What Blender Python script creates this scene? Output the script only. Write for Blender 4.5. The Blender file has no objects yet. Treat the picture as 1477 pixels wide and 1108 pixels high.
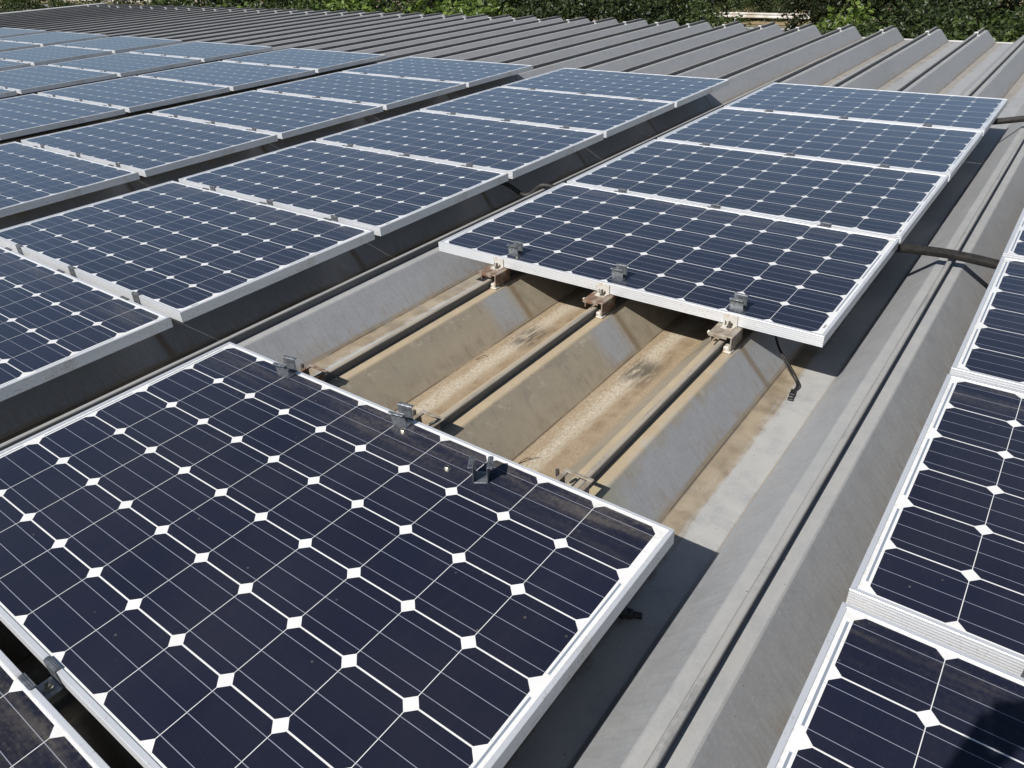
import bpy, bmesh, math, random
import numpy as np
from mathutils import Vector, Matrix

SC = bpy.context.scene
COL = SC.collection

# ------------------------------------------------------------------ camera
CAM = Vector((2.1196, -0.1800, 1.1531))
RIGHT = Vector((0.80316519, 0.59424439, -0.04241802))
DOWN = Vector((0.28414794, -0.44467997, -0.84942314))
FWD = Vector((-0.52362737, 0.6701741, -0.52600479))
FPX = 1065.0
cd = bpy.data.cameras.new('camera'); cam = bpy.data.objects.new('camera', cd); COL.objects.link(cam)
cd.sensor_width = 36.0; cd.sensor_fit = 'HORIZONTAL'; cd.lens = FPX / 1477 * 36
cd.clip_start = 0.02; cd.clip_end = 2000
M = Matrix.Identity(4)
for r in range(3):
    M[r][0] = RIGHT[r]; M[r][1] = -DOWN[r]; M[r][2] = -FWD[r]; M[r][3] = CAM[r]
cam.matrix_world = M
SC.camera = cam

# ------------------------------------------------------------------ light
SUN_D = Vector((0.17, 0.95, -1.0)).normalized()
EL = math.asin(-SUN_D.z)
w = bpy.data.worlds.new('World'); SC.world = w; w.use_nodes = True
nt = w.node_tree
sky = nt.nodes.new('ShaderNodeTexSky'); sky.sky_type = 'NISHITA'; sky.sun_disc = False
sky.sun_elevation = EL; sky.sun_rotation = math.atan2(-SUN_D.x, -SUN_D.y)
sky.altitude = 50; sky.air_density = 1.0; sky.dust_density = 0.6; sky.ozone_density = 1.0
nt.links.new(sky.outputs[0], nt.nodes['Background'].inputs[0])
nt.nodes['Background'].inputs[1].default_value = 0.055
sd = bpy.data.lights.new('sun', 'SUN'); sun = bpy.data.objects.new('sun', sd); COL.objects.link(sun)
sd.energy = 5.0; sd.angle = math.radians(0.5); sd.color = (1.0, 0.965, 0.915)
sun.location = (0, 0, 30)
sun.rotation_euler = SUN_D.to_track_quat('-Z', 'Y').to_euler()
SC.view_settings.view_transform = 'Standard'; SC.view_settings.look = 'None'
SC.view_settings.exposure = 0.16; SC.view_settings.gamma = 1.0
SC.view_settings.use_curve_mapping = False
SC.cycles.max_bounces = 6

# ------------------------------------------------------------------ helpers
def tag(o, label=None, cat=None, group=None, kind=None):
    if label: o['label'] = label
    if cat: o['category'] = cat
    if group: o['group'] = group
    if kind: o['kind'] = kind
    return o

def empty(name, loc=(0, 0, 0), rz=0.0):
    o = bpy.data.objects.new(name, None); COL.objects.link(o)
    o.location = loc; o.rotation_euler = (0, 0, rz); o.empty_display_size = 0.1
    return o

def mesh_obj(name, V, F, mat, parent=None, smooth=False):
    me = bpy.data.meshes.new(name)
    me.from_pydata([tuple(v) for v in V], [], [tuple(f) for f in F]); me.update()
    if mat: me.materials.append(mat)
    if smooth:
        for p_ in me.polygons: p_.use_smooth = True
    o = bpy.data.objects.new(name, me); COL.objects.link(o)
    if parent: o.parent = parent
    return o

class MB:
    def __init__(s): s.V = []; s.F = []
    def add(s, V, F):
        n = len(s.V); s.V += [tuple(v) for v in V]; s.F += [tuple(i + n for i in f) for f in F]
    def box(s, x0, x1, y0, y1, z0, z1, b=0.0):
        bm = bmesh.new()
        r = bmesh.ops.create_cube(bm, size=1.0)
        for v in bm.verts:
            v.co = Vector(((x0 + x1) / 2 + v.co.x * (x1 - x0), (y0 + y1) / 2 + v.co.y * (y1 - y0), (z0 + z1) / 2 + v.co.z * (z1 - z0)))
        if b: bmesh.ops.bevel(bm, geom=list(bm.edges), offset=b, segments=1, affect='EDGES')
        bm.verts.index_update()
        s.add([v.co[:] for v in bm.verts], [[v.index for v in f.verts] for f in bm.faces]); bm.free()
    def tube(s, pts, rad, n=10, cap=True):
        pts = [Vector(p_) for p_ in pts]; m = len(pts)
        if not hasattr(rad, '__len__'): rad = [rad] * m
        up = Vector((0.13, 0.21, 0.97)); V = []; F = []
        for i, p_ in enumerate(pts):
            t = (pts[min(i + 1, m - 1)] - pts[max(i - 1, 0)]).normalized()
            a = t.cross(up)
            if a.length < 1e-3: a = t.cross(Vector((1, 0, 0)))
            a.normalize(); b = t.cross(a)
            for k in range(n):
                th = 2 * math.pi * k / n
                V.append(p_ + (a * math.cos(th) + b * math.sin(th)) * rad[i])
        for i in range(m - 1):
            for k in range(n):
                F.append((i * n + k, i * n + (k + 1) % n, (i + 1) * n + (k + 1) % n, (i + 1) * n + k))
        if cap:
            F.append(tuple(range(n - 1, -1, -1))); F.append(tuple((m - 1) * n + k for k in range(n)))
        s.add(V, F)
    def lathe(s, prof, n=16, c=(0, 0, 0), flat=6):
        V = []; F = []
        for (r_, z_) in prof:
            for k in range(n):
                th = 2 * math.pi * k / n
                V.append((c[0] + r_ * math.cos(th), c[1] + r_ * math.sin(th), c[2] + z_))
        for i in range(len(prof) - 1):
            for k in range(n):
                F.append((i * n + k, i * n + (k + 1) % n, (i + 1) * n + (k + 1) % n, (i + 1) * n + k))
        s.add(V, F)
    def sweep(s, prof, path_fn, n_path, closed=True):
        """prof: list of 2D pts; path_fn(i,(a,b))->3D"""
        V = []; F = []; m = len(prof)
        for i in range(n_path):
            for q in prof: V.append(path_fn(i, q))
        for i in range(n_path - 1):
            for k in range(m if closed else m - 1):
                F.append((i * m + k, i * m + (k + 1) % m, (i + 1) * m + (k + 1) % m, (i + 1) * m + k))
        if closed:
            F.append(tuple(range(m - 1, -1, -1))); F.append(tuple((n_path - 1) * m + k for k in range(m)))
        s.add(V, F)
    def build(s, name, mat, parent=None, smooth=False):
        o = mesh_obj(name, s.V, s.F, mat, parent, smooth)
        bm = bmesh.new(); bm.from_mesh(o.data); bmesh.ops.recalc_face_normals(bm, faces=bm.faces); bm.to_mesh(o.data); bm.free()
        return o

def curve_pts(pts, n=24):
    """Catmull-Rom through pts"""
    P = [Vector(p_) for p_ in pts]; P = [P[0] * 2 - P[1]] + P + [P[-1] * 2 - P[-2]]
    out = []
    seg = len(P) - 3
    for i in range(seg):
        p0, p1, p2, p3 = P[i:i + 4]
        for k in range(n):
            t = k / n
            out.append(0.5 * ((2 * p1) + (p2 - p0) * t + (2 * p0 - 5 * p1 + 4 * p2 - p3) * t * t + (3 * p1 - p0 - 3 * p2 + p3) * t ** 3))
    out.append(P[-2]); return out

def dup_tree(o, parent=None):
    c = o.copy(); COL.objects.link(c)
    if parent: c.parent = parent
    for ch in list(o.children): dup_tree(ch, c)
    return c

# ------------------------------------------------------------------ node helper
class Mat:
    def __init__(s, name):
        s.m = bpy.data.materials.new(name); s.m.use_nodes = True
        s.t = s.m.node_tree; s.b = s.t.nodes['Principled BSDF']
        s.L = s.t.links
    def n(s, typ, **kw):
        nd = s.t.nodes.new(typ)
        for k, v in kw.items(): setattr(nd, k, v)
        return nd
    def put(s, sock, v):
        if isinstance(v, (int, float)): sock.default_value = v
        elif isinstance(v, (tuple, list)):
            sock.default_value = tuple(v) + ((1.0,) if len(v) == 3 and sock.type == 'RGBA' else ())
        else: s.L.new(v, sock)
    def math(s, op, a, b=0.0, c=0.0):
        nd = s.n('ShaderNodeMath', operation=op)
        s.put(nd.inputs[0], a); s.put(nd.inputs[1], b)
        if op in ('MULTIPLY_ADD', 'COMPARE', 'SMOOTH_MIN', 'SMOOTH_MAX', 'WRAP'): s.put(nd.inputs[2], c)
        return nd.outputs[0]
    def add(s, a, b): return s.math('ADD', a, b)
    def sub(s, a, b): return s.math('SUBTRACT', a, b)
    def mul(s, a, b): return s.math('MULTIPLY', a, b)
    def lt(s, a, b): return s.math('LESS_THAN', a, b)
    def gt(s, a, b): return s.math('GREATER_THAN', a, b)
    def mx(s, a, b): return s.math('MAXIMUM', a, b)
    def mn(s, a, b): return s.math('MINIMUM', a, b)
    def mod(s, a, b): return s.math('FLOORED_MODULO', a, b)
    def ab(s, a): return s.math('ABSOLUTE', a)
    def inv(s, a): return s.math('SUBTRACT', 1.0, a)
    def ss(s, v, a, b, lo=0.0, hi=1.0):
        nd = s.n('ShaderNodeMapRange', interpolation_type='SMOOTHSTEP')
        s.put(nd.inputs[0], v); nd.inputs[1].default_value = a; nd.inputs[2].default_value = b
        nd.inputs[3].default_value = lo; nd.inputs[4].default_value = hi
        return nd.outputs[0]
    def band(s, v, a, b, f):
        return s.mul(s.ss(v, a - f, a + f), s.ss(v, b + f, b - f)) if False else s.mul(s.ss(v, a - f, a + f), s.inv(s.ss(v, b - f, b + f)))
    def mix(s, f, a, b):
        nd = s.n('ShaderNodeMix', data_type='RGBA')
        s.put(nd.inputs[0], f); s.put(nd.inputs[6], a); s.put(nd.inputs[7], b)
        return nd.outputs[2]
    def pos(s): return s.n('ShaderNodeNewGeometry').outputs['Position']
    def obj(s): return s.n('ShaderNodeTexCoord').outputs['Object']
    def xyz(s, v):
        nd = s.n('ShaderNodeSeparateXYZ'); s.L.new(v, nd.inputs[0]); return nd.outputs
    def scale(s, v, sc, off=None):
        nd = s.n('ShaderNodeMapping'); s.L.new(v, nd.inputs[0]); nd.inputs[3].default_value = sc
        if off is not None: s.put(nd.inputs[1], off)
        return nd.outputs[0]
    def noise(s, v, scale, detail=4, rough=0.55, dist=0.0):
        nd = s.n('ShaderNodeTexNoise'); s.L.new(v, nd.inputs['Vector'])
        nd.inputs['Scale'].default_value = scale; nd.inputs['Detail'].default_value = detail
        nd.inputs['Roughness'].default_value = rough; nd.inputs['Distortion'].default_value = dist
        return nd.outputs[0]
    def voro(s, v, scale, out='Distance'):
        nd = s.n('ShaderNodeTexVoronoi'); s.L.new(v, nd.inputs['Vector']); nd.inputs['Scale'].default_value = scale
        return nd.outputs[out]
    def bump(s, h, strength=0.3, dist=0.002):
        nd = s.n('ShaderNodeBump'); s.put(nd.inputs['Height'], h)
        nd.inputs['Strength'].default_value = strength; nd.inputs['Distance'].default_value = dist
        s.L.new(nd.outputs[0], s.b.inputs['Normal'])
    def set(s, base=None, rough=None, metal=None, spec=None):
        if base is not None: s.put(s.b.inputs['Base Color'], base)
        if rough is not None: s.put(s.b.inputs['Roughness'], rough)
        if metal is not None: s.put(s.b.inputs['Metallic'], metal)
        if spec is not None: s.put(s.b.inputs['Specular IOR Level'], spec)
        return s.m

def noisy(name, c1, c2, scale, rough=0.6, metal=0.0, bump=0.0, detail=5, lo=0.35, hi=0.65):
    m = Mat(name); v = m.obj(); f = m.ss(m.noise(v, scale, detail, 0.6), lo, hi)
    m.set(m.mix(f, c1, c2), rough, metal)
    if bump: m.bump(f, bump)
    return m.m

# ------------------------------------------------------------------ layout numbers
PW, PD, PH = 1.640, 0.990, 0.040       # panel size
PITCH_Y, PITCH_X = 1.0285, 2.0
OFF_X = 0.005
RIB0, RIBP = 0.335, 0.5
Z_RIDGE, Z_VAL = -0.105, -0.240
Y_END, Y_START = 10.85, -7.0
X_LEFT, X_RIGHT = -19.42, 7.1
def drop(y): return -0.002 * max(0.0, y - 2.0)

# ------------------------------------------------------------------ roof material
def roof_material():
    m = Mat('weathered_grey_sheet'); P = m.pos(); X, Y, Z = m.xyz(P)
    ph = m.mod(m.sub(X, RIB0), RIBP)             # 0 ridge, .25 valley centre
    xc = m.mod(X, PITCH_X)
    n_big = m.noise(P, 2.3, 5, 0.6)
    n_mid = m.noise(P, 14, 6, 0.65)
    n_fine = m.noise(P, 170, 4, 0.7)
    streak = m.noise(m.scale(P, (16, 75, 16)), 1.0, 5, 0.65)     # runs down the slopes
    along = m.noise(m.scale(P, (45, 3.0, 45)), 1.0, 6, 0.65)  # runs along the ribs
    spang = m.voro(P, 95)
    base = m.mix(m.ss(n_mid, 0.3, 0.7), (0.300, 0.309, 0.322), (0.338, 0.346, 0.357))
    base = m.mix(m.mul(m.ss(n_fine, 0.35, 0.7), 0.30), base, (0.43, 0.43, 0.425))
    base = m.mix(m.mul(m.ss(spang, 0.15, 0.6), 0.14), base, (0.17, 0.17, 0.17))
    slope = m.mx(m.band(ph, 0.05, 0.165, 0.008), m.band(ph, 0.335, 0.45, 0.008))
    base = m.mix(m.mul(m.mul(m.ss(streak, 0.42, 0.7), slope), 0.22), base, (0.20, 0.19, 0.175))
    valley = m.band(ph, 0.163, 0.337, 0.004)
    ridge = m.inv(m.band(ph, 0.05, 0.45, 0.006))
    # weathered flat crowns: pale chalky film
    base = m.mix(m.mul(ridge, m.ss(m.add(n_mid, m.mul(m.sub(n_fine, 0.5), 0.7)), 0.3, 0.75, 0.30, 0.75)), base, (0.375, 0.37, 0.35))
    # brown silt stripe along every valley, pale crust beside it
    vb = m.add(ph, m.mul(m.sub(along, 0.5), 0.075))
    vb = m.add(vb, m.mul(m.sub(n_mid, 0.5), 0.045))
    silt = m.mul(m.band(vb, 0.15, 0.232, 0.016), m.band(ph, 0.155, 0.345, 0.006))
    crust = m.mul(valley, m.mul(m.ss(m.add(n_mid, m.mul(m.sub(n_fine, 0.5), 0.6)), 0.15, 0.62), m.ss(Y, 2.5, 7.0, 1.0, 0.25)))
    base = m.mix(m.mul(crust, 0.72), base, (0.425, 0.415, 0.385))
    base = m.mix(m.mul(silt, m.mul(m.ss(n_big, 0.25, 0.6, 0.6, 0.95), m.ss(Y, 3.0, 8.0, 1.0, 0.55))), base, m.mix(m.ss(n_mid, 0.3, 0.7), (0.20, 0.155, 0.10), (0.33, 0.27, 0.185)))
    edge_line = m.band(m.add(ph, m.mul(m.sub(along, 0.5), 0.01)), 0.332, 0.338, 0.003)
    base = m.mix(m.mul(edge_line, 0.55), base, (0.26, 0.21, 0.15))
    # dust where panels keep the rain away
    wob = m.mul(m.sub(n_mid, 0.5), 0.12)
    xd = m.add(xc, wob)
    seam = m.mul(m.gt(Z, -0.1025), m.inv(m.band(ph, 0.0145, 0.4855, 0.0005)))
    und = m.mul(m.mul(m.band(xd, 0.27, 1.392, 0.028), m.inv(m.mul(seam, 0.82))), m.mul(m.lt(Y, 6.2), m.gt(Y, -2.2)))
    gp = m.sub(m.mod(m.add(Y, 0.5), PITCH_Y), 0.5)             # distance past a panel's front edge
    gpw = m.add(gp, m.mul(m.sub(n_mid, 0.5), 0.03))
    inslope = m.band(ph, 0.052, 0.17, 0.004)
    # deposit right under the front edge of the panels (drip line)
    washed = m.mul(inslope, m.band(gpw, -0.185, -0.030, 0.045))
    washed = m.mul(washed, m.ss(n_big, 0.2, 0.5, 0.75, 1.0))
    tan1 = m.mix(m.ss(n_mid, 0.3, 0.7), (0.385, 0.315, 0.215), (0.300, 0.250, 0.178))
    tan1 = m.mix(m.mul(m.ss(n_fine, 0.45, 0.75), 0.35), tan1, (0.44, 0.35, 0.23))
    tan1 = m.mix(m.mul(slope, m.ss(n_big, 0.3, 0.7, 0.25, 0.85)), tan1, (0.315, 0.280, 0.215))
    tan1 = m.mix(m.mul(ridge, m.ss(n_mid, 0.35, 0.65, 0.3, 0.85)), tan1, (0.47, 0.375, 0.245))
    und = m.mul(und, m.inv(m.mul(washed, 0.95)))
    blotch = m.ss(m.add(m.noise(P, 7.5, 7, 0.72), m.mul(m.sub(streak, 0.5), 0.35)), 0.53, 0.60)
    tan1 = m.mix(m.mul(m.mul(blotch, slope), 0.50), tan1, (0.225, 0.195, 0.150))
    drip = m.ss(m.noise(m.scale(P, (5, 120, 5)), 1.0, 4, 0.7), 0.60, 0.70)
    tan1 = m.mix(m.mul(m.mul(drip, slope), 0.30), tan1, (0.19, 0.15, 0.10))
    lift = m.mul(m.mul(slope, m.band(ph, 0.04, 0.085, 0.02)), m.ss(m.noise(P, 22, 7, 0.75), 0.55, 0.60))
    col = m.mix(m.mul(und, m.ss(n_big, 0.2, 0.55, 0.80, 0.97)), base, tan1)
    col = m.mix(m.mul(m.mul(lift, und), 0.60), col, (0.47, 0.42, 0.33))
    # valley bed: pale gritty streaks over brown
    bed = m.mul(valley, und)
    gr = m.noise(m.scale(P, (150, 60, 150)), 1.0, 5, 0.75)
    lon = m.noise(m.scale(P, (30, 5.5, 30)), 1.0, 6, 0.7)
    pv = m.add(ph, m.add(m.mul(m.sub(lon, 0.5), 0.10), m.mul(m.sub(gr, 0.5), 0.06)))
    bedc = m.mix(m.ss(gr, 0.32, 0.68), (0.265, 0.198, 0.125), (0.385, 0.307, 0.208))
    pale = m.mul(m.band(pv, 0.205, 0.262, 0.022), m.ss(gr, 0.30, 0.60))
    bedc = m.mix(m.mul(pale, 0.9), bedc, m.mix(m.ss(n_fine, 0.3, 0.7), (0.44, 0.385, 0.295), (0.60, 0.55, 0.455)))
    clod = m.mul(m.band(pv, 0.270, 0.318, 0.018), m.ss(m.add(gr, m.mul(m.sub(n_mid, 0.5), 0.8)), 0.46, 0.66))
    bedc = m.mix(m.mul(clod, 0.85), bedc, (0.20, 0.135, 0.075))
    col = m.mix(m.mul(bed, 0.93), col, bedc)
    # rain line: thin brown deposit running down the slope under each gap
    line = m.mul(m.mul(slope, m.band(xc, 0.05, 1.56, 0.05)), m.band(m.add(gp, m.mul(m.sub(n_big, 0.5), 0.03)), -0.018, 0.012, 0.012))
    col = m.mix(m.mul(m.mul(line, 0.75), m.mul(m.lt(Y, 6.4), m.gt(Y, -2))), col, (0.20, 0.145, 0.085))
    # dark sooty smears in the valleys just ahead of the panel edge
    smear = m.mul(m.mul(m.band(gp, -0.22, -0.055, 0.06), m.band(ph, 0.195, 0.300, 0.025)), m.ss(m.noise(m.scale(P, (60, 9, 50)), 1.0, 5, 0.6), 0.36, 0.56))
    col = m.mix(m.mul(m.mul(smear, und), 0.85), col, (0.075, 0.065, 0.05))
    # dirt creeping up the foot of each slope
    foot = m.mul(m.band(ph, 0.128, 0.168, 0.03), m.ss(m.add(n_mid, m.mul(m.sub(streak, 0.5), 0.6)), 0.42, 0.70))
    col = m.mix(m.mul(foot, 0.5), col, (0.23, 0.175, 0.12))
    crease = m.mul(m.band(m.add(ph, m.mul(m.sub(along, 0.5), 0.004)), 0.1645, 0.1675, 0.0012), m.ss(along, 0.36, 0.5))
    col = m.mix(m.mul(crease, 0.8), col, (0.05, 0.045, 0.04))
    # tiny dark specks
    speck = m.mul(m.lt(m.voro(P, 34), 0.075), m.ss(n_mid, 0.45, 0.6))
    col = m.mix(m.mul(speck, 0.7), col, (0.07, 0.055, 0.04))
    # moss tint near the ridge foot by the front panel
    moss = m.mul(m.mul(m.band(X, 1.36, 1.44, 0.03), m.band(Y, 1.0, 1.16, 0.06)), m.ss(n_mid, 0.35, 0.6))
    col = m.mix(m.mul(moss, 0.45), col, (0.28, 0.27, 0.10))
    rustf = m.mul(m.mul(m.band(ph, 0.10, 0.168, 0.03), m.band(xc, -0.1, 0.05, 0.03)), m.ss(m.noise(P, 22, 5, 0.7), 0.50, 0.66))
    col = m.mix(m.mul(rustf, 0.45), col, (0.20, 0.095, 0.05))
    big = m.noise(m.scale(P, (1.6, 0.7, 1.6)), 1.0, 4, 0.6)
    col = m.mix(m.ss(big, 0.45, 0.75, 0.0, 0.16), col, (0.13, 0.12, 0.105))
    m.set(col, m.ss(n_mid, 0.3, 0.7, 0.42, 0.58), 0.0, 0.40)
    h = m.add(m.mul(n_mid, 0.5), m.mul(m.mul(n_fine, 0.35), m.add(0.25, m.mul(und, 1.0))))
    m.bump(h, 0.35, 0.003)
    return m.m

def cell_material():
    m = Mat('solar_cells_under_glass'); O = m.obj(); X, Y, Z = m.xyz(O)
    oi = m.n('ShaderNodeObjectInfo'); rnd = oi.outputs['Random']
    u = m.mul(m.sub(X, 0.030), 1 / 0.158); v = m.mul(m.sub(Y, 0.015), 1 / 0.160)
    inside = m.mul(m.mul(m.gt(u, 0.0), m.lt(u, 10.0)), m.mul(m.gt(v, 0.0), m.lt(v, 6.0)))
    fx = m.mul(m.sub(m.math('FRACT', u), 0.5), 0.158); fy = m.mul(m.sub(m.math('FRACT', v), 0.5), 0.160)
    ax, ay = m.ab(fx), m.ab(fy)
    rad = m.math('SQRT', m.add(m.mul(ax, ax), m.mul(ay, ay)))
    cell = m.mul(m.mul(m.lt(ax, 0.07825), m.lt(ay, 0.0783)), m.mul(m.lt(m.add(ax, ay), 0.1393), inside))
    bus = m.mul(m.lt(m.ab(m.sub(m.ab(m.math('SUBTRACT', ay, 0.026)), 0.026)), 0.00062), cell)
    busx = m.mul(m.lt(m.mn(ay, m.ab(m.sub(ay, 0.052))), 0.00070), m.mul(m.gt(X, 0.018), m.lt(X, 1.622)))
    busx = m.mul(busx, m.mul(m.gt(v, 0.0), m.lt(v, 6.0)))
    # per cell tint
    wn = m.n('ShaderNodeTexWhiteNoise', noise_dimensions='3D')
    cx = m.n('ShaderNodeCombineXYZ')
    m.put(cx.inputs[0], m.math('FLOOR', u)); m.put(cx.inputs[1], m.math('FLOOR', v)); m.put(cx.inputs[2], m.mul(rnd, 57.0))
    m.L.new(cx.outputs[0], wn.inputs[0])
    c = m.mix(wn.outputs[0], (0.0034, 0.0046, 0.0125), (0.0068, 0.0084, 0.0215))
    c = m.mix(m.ss(rnd, 0.0, 1.0, 0.0, 0.5), c, (0.0085, 0.0115, 0.031))
    gn = m.noise(O, 520, 2, 0.6)
    c = m.mix(m.ss(gn, 0.35, 0.75, 0.0, 0.55), c, (0.0175, 0.0185, 0.0310))
    fing = m.lt(m.math('FRACT', m.mul(X, 1 / 0.0022)), 0.06)
    c = m.mix(m.mul(fing, 0.12), c, (0.25, 0.26, 0.30))
    white = m.mix(m.ss(m.noise(O, 9, 3), 0.3, 0.7), (0.80, 0.80, 0.79), (0.74, 0.735, 0.72))
    col = m.mix(cell, white, c)
    col = m.mix(m.mul(busx, m.add(0.40, m.mul(cell, 0.45))), col, (0.30, 0.32, 0.38))
    # collecting ribbons in the end margins (right: rows 2-3 and 4-5, left: 1-2, 3-4, 5-6)
    vp = m.math('FRACT', m.mul(v, 0.5)); vq = m.math('FRACT', m.mul(m.add(v, 1.0), 0.5))
    rl = m.mul(m.mul(m.gt(X, 0.0200), m.lt(X, 0.0250)), m.mul(m.mul(m.gt(vp, 0.09), m.lt(vp, 0.91)), m.mul(m.gt(v, 0.0), m.lt(v, 6.0))))
    rr = m.mul(m.mul(m.gt(X, 1.6150), m.lt(X, 1.6200)), m.mul(m.mul(m.gt(vq, 0.09), m.lt(vq, 0.91)), m.mul(m.gt(v, 1.0), m.lt(v, 5.0))))
    col = m.mix(m.mx(rl, rr), col, (0.235, 0.27, 0.325))
    # small grey bar code label in the front right corner
    lab = m.mul(m.mul(m.gt(X, 1.6155), m.lt(X, 1.6225)), m.mul(m.gt(Y, 0.060), m.lt(Y, 0.088)))
    bars = m.gt(m.math('FRACT', m.mul(Y, 420.0)), 0.45)
    col = m.mix(lab, col, m.mix(bars, (0.55, 0.55, 0.54), (0.12, 0.12, 0.12)))
    # dust: washed towards the low back edge, plus a thin film
    off = m.n('ShaderNodeCombineXYZ'); m.put(off.inputs[0], m.mul(rnd, 31.0)); m.put(off.inputs[1], m.mul(rnd, 17.0))
    vec = m.n('ShaderNodeVectorMath', operation='ADD'); m.L.new(O, vec.inputs[0]); m.L.new(off.outputs[0], vec.inputs[1])
    Q = vec.outputs[0]
    d1 = m.noise(m.scale(Q, (3.5, 26, 1)), 1.0, 6, 0.65); d2 = m.noise(Q, 90, 5, 0.75); d3 = m.noise(Q, 2.2, 4, 0.6)
    edge = m.mul(m.ss(Y, 0.80, 0.975), m.ss(m.add(d1, m.mul(m.sub(d2, 0.5), 0.5)), 0.38, 0.72))
    edge = m.mul(edge, m.ss(d3, 0.30, 0.62, 0.30, 1.0))
    blot = m.mul(m.mul(m.ss(d2, 0.60, 0.72), m.ss(d3, 0.45, 0.60)), m.ss(Y, 0.6, 0.99, 0.12, 0.8))
    spots = m.mul(m.lt(m.voro(Q, 17), 0.045), m.ss(d2, 0.4, 0.55))
    run = m.ss(m.noise(m.scale(Q, (38, 1.6, 1)), 1.0, 5, 0.7), 0.50, 0.72)
    film = m.add(m.ss(d3, 0.3, 0.7, 0.006, 0.034), m.mul(m.mul(run, m.ss(d2, 0.3, 0.7)), 0.022))
    dust = m.mn(m.add(m.add(m.mul(edge, 0.32), m.mul(blot, 0.30)), m.add(film, m.mul(spots, 0.32))), 0.6)
    rim = m.mul(m.mx(m.ss(Y, 0.955, 0.985), m.mx(m.inv(m.ss(X, 0.012, 0.022)), m.ss(X, 1.618, 1.630))), m.ss(m.add(d2, m.mul(m.sub(d3, 0.5), 0.5)), 0.45, 0.62))
    dust = m.mx(dust, m.mul(rim, 0.28))
    col = m.mix(dust, col, (0.27, 0.235, 0.185))
    m.set(col, m.add(0.085, m.mul(dust, 0.55)), 0.0, 0.5)
    m.b.inputs['IOR'].default_value = 1.45
    m.b.inputs['Sheen Weight'].default_value = 0.85; m.b.inputs['Sheen Roughness'].default_value = 0.30
    m.b.inputs['Sheen Tint'].default_value = (0.56, 0.72, 1.0, 1)
    m.bump(m.noise(Q, 5.0, 2), 0.04, 0.004)
    return m.m

def alu_material():
    m = Mat('anodised_aluminium'); O = m.obj()
    n1 = m.noise(m.scale(O, (3, 3, 60)), 1.0, 5, 0.6); n2 = m.noise(O, 120, 4, 0.7); n3 = m.noise(O, 7, 4, 0.6)
    c = m.mix(m.ss(n1, 0.3, 0.7), (0.78, 0.80, 0.83), (0.86, 0.87, 0.89))
    c = m.mix(m.mul(m.ss(n2, 0.52, 0.72), m.ss(n3, 0.42, 0.62)), c, (0.52, 0.50, 0.46))
    c = m.mix(m.mul(m.ss(n3, 0.60, 0.72), 0.35), c, (0.50, 0.42, 0.31))
    X, Y, Z = m.xyz(O)
    mit = m.mul(m.lt(m.ab(m.sub(m.mn(X, m.sub(PW, X)), m.mn(Y, m.sub(PD, Y)))), 0.00045), m.gt(Z, -0.0025))
    c = m.mix(m.mul(mit, 0.8), c, (0.12, 0.12, 0.12))
    scuff = m.mul(m.ss(m.noise(m.scale(O, (2, 2, 300)), 1.0, 4, 0.7), 0.58, 0.72), m.lt(Z, -0.003))
    c = m.mix(m.mul(scuff, 0.30), c, (0.45, 0.45, 0.45))
    m.set(c, m.ss(n2, 0.3, 0.7, 0.28, 0.40), 0.50)
    return m.m

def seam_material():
    m = Mat('seam_shade_painted'); P = m.pos(); X, Y, Z = m.xyz(P)
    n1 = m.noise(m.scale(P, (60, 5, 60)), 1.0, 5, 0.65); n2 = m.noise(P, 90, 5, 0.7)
    c = m.mix(m.ss(n1, 0.3, 0.7), (0.095, 0.10, 0.11), (0.15, 0.152, 0.155))  # dark base paints the shade on the seam sides
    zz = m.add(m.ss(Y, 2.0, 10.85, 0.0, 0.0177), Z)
    lit_dusty_top = m.mul(m.ss(zz, -0.0775, -0.0735), m.ss(m.add(n1, m.mul(m.sub(n2, 0.5), 0.5)), 0.25, 0.55, 0.5, 1.0))  # pale lit top painted in together with dust
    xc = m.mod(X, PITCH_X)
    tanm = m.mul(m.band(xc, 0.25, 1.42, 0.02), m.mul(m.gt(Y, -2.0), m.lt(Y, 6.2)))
    c = m.mix(lit_dusty_top, c, m.mix(m.mul(tanm, 0.7), (0.33, 0.325, 0.31), (0.37, 0.31, 0.22)))
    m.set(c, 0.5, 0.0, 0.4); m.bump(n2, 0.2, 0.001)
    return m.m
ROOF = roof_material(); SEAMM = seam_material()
CELL = cell_material()
ALU = alu_material()
GALV = noisy('dull_galvanised_steel', (0.14, 0.155, 0.175), (0.27, 0.285, 0.305), 60, 0.38, 0.6, 0.15)
RUST = noisy('rusty_galvanised_steel', (0.155, 0.085, 0.052), (0.27, 0.225, 0.18), 34, 0.7, 0.1, 0.3, lo=0.42, hi=0.62)
RUST2 = noisy('dusty_galvanised_steel', (0.22, 0.175, 0.125), (0.33, 0.295, 0.25), 34, 0.65, 0.15, 0.3)
CHALK = noisy('corroded_white_zinc', (0.56, 0.54, 0.49), (0.38, 0.28, 0.19), 46, 0.7, 0.1, 0.2, lo=0.45, hi=0.68)
STEEL = noisy('stainless_steel', (0.34, 0.32, 0.27), (0.48, 0.46, 0.40), 200, 0.36, 0.9)
DARKST = noisy('dark_steel', (0.07, 0.065, 0.06), (0.16, 0.14, 0.12), 60, 0.5, 0.4)
BLACK = noisy('black_plastic', (0.012, 0.012, 0.012), (0.03, 0.028, 0.026), 30, 0.5)
CABLE = noisy('dusty_black_cable', (0.013, 0.012, 0.011), (0.028, 0.025, 0.022), 40, 0.55)
WHITEP = noisy('white_painted_steel', (0.72, 0.72, 0.70), (0.80, 0.80, 0.79), 20, 0.5)
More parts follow.
